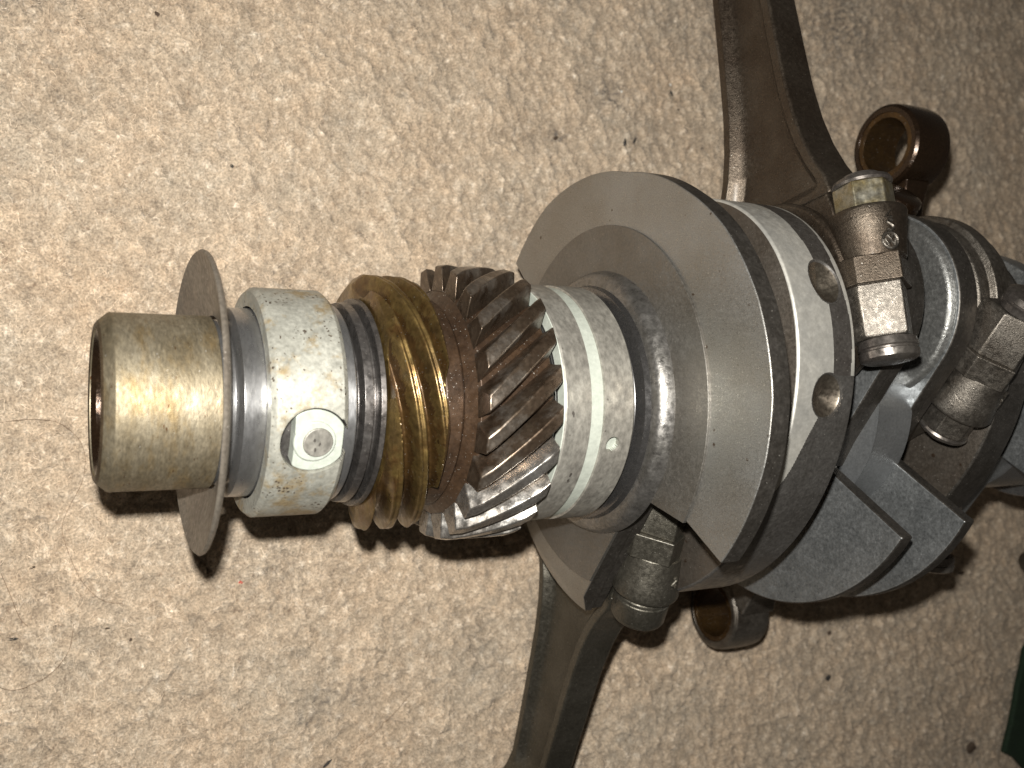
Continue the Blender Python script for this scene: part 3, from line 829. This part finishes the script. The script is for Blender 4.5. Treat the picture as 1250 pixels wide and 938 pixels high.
rodA = make_rod('brown connecting rod whose broad shank rises out of the top of the photo', PIN_UP, 170.0, norm((0.98, -0.205)), 128,
                MAT['rod'], MAT['rod_light'], MAT['nut'])
rodC = make_rod('dark olive connecting rod reaching down from under the gears past the bottom edge', PIN_DN, 138.0, norm((-0.93, -0.38)), 118,
                MAT['rod_grey'], MAT['rod_grey'], MAT['rod_grey'], True)
eyeB = (-75.5 + 0.0, -61.0)
dB = (eyeB[0] - PIN_UP[0], eyeB[1] - PIN_UP[1]); LB = math.hypot(*dB)
rodB = make_rod('grey connecting rod at the right, its small eye below the fan shaped counterweights', PIN_UP, 217.5, norm(dB), LB,
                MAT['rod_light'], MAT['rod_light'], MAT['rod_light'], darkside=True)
eyeD = (82.5, -8.9)
dD = (eyeD[0] - PIN_DN[0], eyeD[1] - PIN_DN[1]); LD = math.hypot(*dD)
rodD = make_rod('black oily connecting rod with its open round eye standing at the upper right', PIN_DN, 244.0, norm(dD), LD,
                MAT['rod_oily_bore_shade'], MAT['rod_oily_bore_shade'], MAT['rod_oily_bore_shade'], False, 0.8)

# raised forging marks: a ringed emblem and two characters on the bolt boss
def strokes(lines, a0, w0, ang0, R, mat, parent, sgn, scale=1.0, name='forging_mark', rad=0.42, axis_w=27.0):
    """polylines in (u, v) millimetres wrapped on the round boss; u round the boss, v along the rod"""
    allp = []
    for ln_ in lines:
        pts = []
        for u, v in ln_:
            th = ang0 + u * scale / R
            pts.append(Vector((R * math.sin(th), a0 + v * scale, sgn * (axis_w + R * math.cos(th)))))
        V, Fs = [], []
        ns = 6
        for i, p in enumerate(pts):
            q0 = pts[max(0, i - 1)]; q1 = pts[min(len(pts) - 1, i + 1)]
            tdir = (q1 - q0).normalized() if (q1 - q0).length > 1e-6 else Vector((0, 1, 0))
            nrm = Vector((p.x, 0, p.z - sgn * axis_w)).normalized(); bi_ = tdir.cross(nrm).normalized()
            for c in range(ns):
                a = 2 * math.pi * c / ns
                V.append(tuple(p + (nrm * math.cos(a) + bi_ * math.sin(a)) * rad))
        for i in range(len(pts) - 1):
            for c in range(ns):
                c2 = (c + 1) % ns
                Fs.append((i * ns + c, i * ns + c2, (i + 1) * ns + c2, (i + 1) * ns + c))
        Fs.append(tuple(range(ns))); Fs.append(tuple((len(pts) - 1) * ns + c for c in range(ns)))
        allp.append((V, Fs))
    V, Fs = join(*allp)
    return part(name, V, Fs, mat, parent, angle=60)

ring_l = [(1.9 * math.cos(t), 1.9 * math.sin(t)) for t in np.linspace(0, 2 * math.pi, 25)]
vee = [(-0.7, 1.2), (0, 0.15), (0.7, 1.2)]; dub = [(-1.3, 0.3), (-0.75, -1.25), (0, 0.0), (0.75, -1.25), (1.3, 0.3)]
ess = [(1.1, 1.5), (0, 1.9), (-1.0, 1.2), (0.9, -0.2), (0.9, -1.2), (-0.2, -1.7), (-1.1, -1.2)]
zed = [(-1.0, 1.3), (1.0, 1.3), (-1.0, -1.3), (1.0, -1.3)]
strokes([ring_l, vee, dub], 4.6, 0, -0.30, 8.0, MAT['rod_light'], rodA, 1)
strokes([ess, zed and [(u, v + 4.0) for u, v in zed]], 8.0, 0, -0.30, 8.75, MAT['rod_light'], rodA, 1, 0.75)
strokes([zed, [(u, v + 3.4) for u, v in ess], [(u * 0.8, v + 6.6) for u, v in zed]], 4.2, 0, 0.42, 8.1, MAT['rod_light'], rodB, -1, 0.75)
strokes([ess, [(u, v + 3.6) for u, v in zed]], 7.0, 0, 0.3, 8.4, MAT['rod_grey'], rodC, -1, 0.8)

# ------------------------------------------------------------------ small things on the carpet
def fleck(px, py, r, label, mat, squash=(1.0, 1.0), rot=0.0, name='grit_fleck', cat='grit'):
    q = floor_pt(px, py, -H + 0.6)
    import bmesh
    bm = bmesh.new(); bmesh.ops.create_icosphere(bm, subdivisions=2, radius=1.0)
    rs = random.Random(int(px * 7 + py))
    me = bpy.data.meshes.new(name)
    for v in bm.verts:
        j = 1 + rs.uniform(-0.3, 0.3)
        x, y = v.co.x * squash[0] * j, v.co.y * squash[1] * j
        v.co = Vector((x * math.cos(rot) - y * math.sin(rot), x * math.sin(rot) + y * math.cos(rot), v.co.z * 0.55)) * r * MM
    bm.to_mesh(me); bm.free(); me.materials.append(mat)
    o = bpy.data.objects.new(name, me); C.objects.link(o)
    o.location = (q[0] * MM, q[1] * MM, (carpet_h(q[0], q[1]) + 0.25 * r + 0.2) * MM)
    o['label'] = label; o['category'] = cat
fleck(283, 203, 0.55, 'tiny black grit speck on the open carpet, left of the gears', MAT['debris'])
fleck(760, 175, 0.85, 'larger of two black grit flakes just above the big web', MAT['debris'], (0.6, 1.7), -0.1)
fleck(774, 172, 0.75, 'thinner slanting black grit flake just above the big web', MAT['debris'], (0.5, 1.8), -0.4)
fleck(821, 113, 0.95, 'black grit flake with a white crumb by it, left of the rising rod shank', MAT['debris'], (0.6, 1.3), 0.5)
fleck(828, 134, 0.4, 'tiny black speck below the flake with the white crumb', MAT['debris'])
fleck(818, 104, 0.45, 'white crumb touching the black flake left of the rising rod shank', MAT['glint'], name='crumb', cat='crumb')
fleck(757, 113, 0.45, 'white crumb beside the sooty smudge above the big web', MAT['glint'], name='crumb', cat='crumb')
fleck(680, 168, 0.8, 'brown grit speck above and left of the big web', MAT['debris_brown'], (1.2, 0.8), 0.4)
fleck(1113, 220, 0.7, 'small dark speck right of the oily rod eye', MAT['debris_brown']) if False else None
fleck(1202, 221, 0.8, 'small dark speck on the carpet right of the oily rod eye', MAT['debris_brown'])
fleck(722, 808, 1.0, 'black grit curl on the carpet beside the lower rod shank', MAT['debris'], (0.7, 1.4), 0.2)
fleck(724, 837, 0.55, 'small black speck below the grit curl near the lower rod', MAT['debris'])
fleck(1012, 828, 1.2, 'dark angular grit chip on the carpet below the fan counterweights', MAT['debris'], (1.2, 0.9), 0.3)
fleck(1013, 773, 0.9, 'olive brown speck just under the fan counterweight shadow', MAT['debris_brown'])
fleck(1175, 700, 1.1, 'flat brown crumb of grit right of the second fan counterweight', MAT['debris_brown'], (1.4, 0.7), 0.2)
fleck(1186, 913, 2.4, 'biggest dark brown clod of grit, low at the right of the photo', MAT['debris_brown'], (1.4, 0.9), 0.3)
fleck(295, 712, 0.55, 'tiny red lint speck on the carpet under the slinger disc', MAT['debris_red'], (1.3, 0.8), name='lint_speck', cat='lint')
fleck(41, 694, 0.6, 'dark sliver of grit near the curling hair at the left edge', MAT['debris_brown'], (1.6, 0.5), 0.3)
fleck(17, 782, 0.7, 'longest dark grit sliver at the lower left edge', MAT['debris'], (2.0, 0.5), 0.1)
fleck(132, 768, 0.5, 'small brown grit sliver on the carpet at lower left', MAT['debris_brown'], (1.6, 0.5), 0.1)
fleck(160, 782, 0.45, 'dark brown dot on the carpet below the shaft nose', MAT['debris_brown'])
fleck(400, 933, 0.9, 'black grit sliver at the bottom edge of the photo', MAT['debris'], (1.9, 0.5), 0.6)
fleck(192, 17, 0.7, 'dark grit speck at the top left of the carpet', MAT['debris_brown'])
fleck(842, 858, 0.35, 'white glinting crumb on the carpet right of the lower rod', MAT['glint'], name='crumb', cat='crumb') if False else None

def strand(pts, r, label, mat):
    P3 = []
    for px, py in pts:
        q = floor_pt(px, py, -H + 1.0); P3.append(Vector((q[0], q[1], 0)))
    # Catmull-Rom
    out = []
    for i in range(len(P3) - 1):
        p0, p1, p2, p3 = P3[max(0, i - 1)], P3[i], P3[i + 1], P3[min(len(P3) - 1, i + 2)]
        for k in range(10):
            t = k / 10
            out.append(0.5 * ((2 * p1) + (p2 - p0) * t + (2 * p0 - 5 * p1 + 4 * p2 - p3) * t * t + (3 * p1 - p0 - 3 * p2 + p3) * t ** 3))
    out.append(P3[-1])
    hs = [carpet_h(p.x, p.y) for p in out]
    for i, p in enumerate(out):
        lo_, hi_ = max(0, i - 4), min(len(out), i + 5)
        p.z = max(hs[lo_:hi_]) + 0.35
    cu = bpy.data.curves.new('hair_strand', 'CURVE'); cu.dimensions = '3D'; cu.bevel_depth = r * MM; cu.bevel_resolution = 1
    sp = cu.splines.new('POLY'); sp.points.add(len(out) - 1)
    for i, p in enumerate(out): sp.points[i].co = (p.x * MM, p.y * MM, p.z * MM, 1)
    cu.materials.append(mat)
    o = bpy.data.objects.new('hair_strand', cu)
    me_ = bpy.data.meshes.new_from_object(o); o2 = bpy.data.objects.new('hair_strand', me_); C.objects.link(o2)
    o2['label'] = label; o2['category'] = 'hair'
strand([(-5, 517), (35, 512), (70, 516), (95, 535), (104, 560), (100, 590), (85, 618), (76, 642), (80, 665), (92, 695), (104, 715), (125, 733), (150, 738)], 0.05,
       'long fine brown hair curling past the end of the shaft nose', MAT['hair'])
strand([(-5, 838), (15, 842), (40, 836), (62, 822), (78, 805), (86, 788), (90, 762)], 0.055, 'short brown hair arc on the carpet at lower left', MAT['hair'])
strand([(430, 918), (445, 905), (462, 890), (480, 872), (505, 845)], 0.06, 'straight fine hair on the carpet at the bottom, left of the lower rod', MAT['hair'])
strand([(1, 700), (12, 725), (24, 755), (34, 765)], 0.06, 'tiny faint hair at the left edge above the grit sliver', MAT['hair'])

# dark green cloth lying on the carpet at the lower right corner
edge = [(1262, 770), (1249, 790), (1245, 815), (1240, 840), (1237, 860), (1232, 885), (1226, 908), (1224, 918), (1236, 926), (1246, 936), (1256, 950)]
pts = [floor_pt(px, py, -H + 2)[:2] for px, py in edge]
pts = [(x + random.uniform(-0.4, 0.4), y + random.uniform(-0.4, 0.4)) for x, y in pts]
out = pts + [(470, -190), (470, -130)]
n = len(out)
V = [(x, y, 0.5) for x, y in out] + [(x, y, 3.4) for x, y in out]
Fs = [tuple(range(n)), tuple(range(2 * n - 1, n - 1, -1))] + [(i, (i + 1) % n, n + (i + 1) % n, n + i) for i in range(n)]
g = link('green_cloth', mesh('green_cloth', V, Fs, MAT['green']))
g['label'] = 'dark green cloth showing at the lower right corner of the photo'; g['category'] = 'cloth'
bv = g.modifiers.new('bevel', 'BEVEL'); bv.width = 0.9 * MM; bv.segments = 3

# steel pin end poking into the photo at the right edge
q = floor_pt(1256, 684, -H + 6)
V, Fs = solid([(-9, 4.6), (-8.2, 5.8), (-3.0, 6.2), (-2.6, 5.2), (14, 5.2), (14.5, 4.6)], 48)
o = link('steel_bolt', mesh('steel_bolt', V, Fs, MAT['rod_light']), None, (q[0] + 8, q[1], 6.6)); o.rotation_euler = (0, 0, math.radians(12))
o['label'] = 'loose grey steel bolt cut off by the right edge, above the green cloth'; o['category'] = 'bolt'
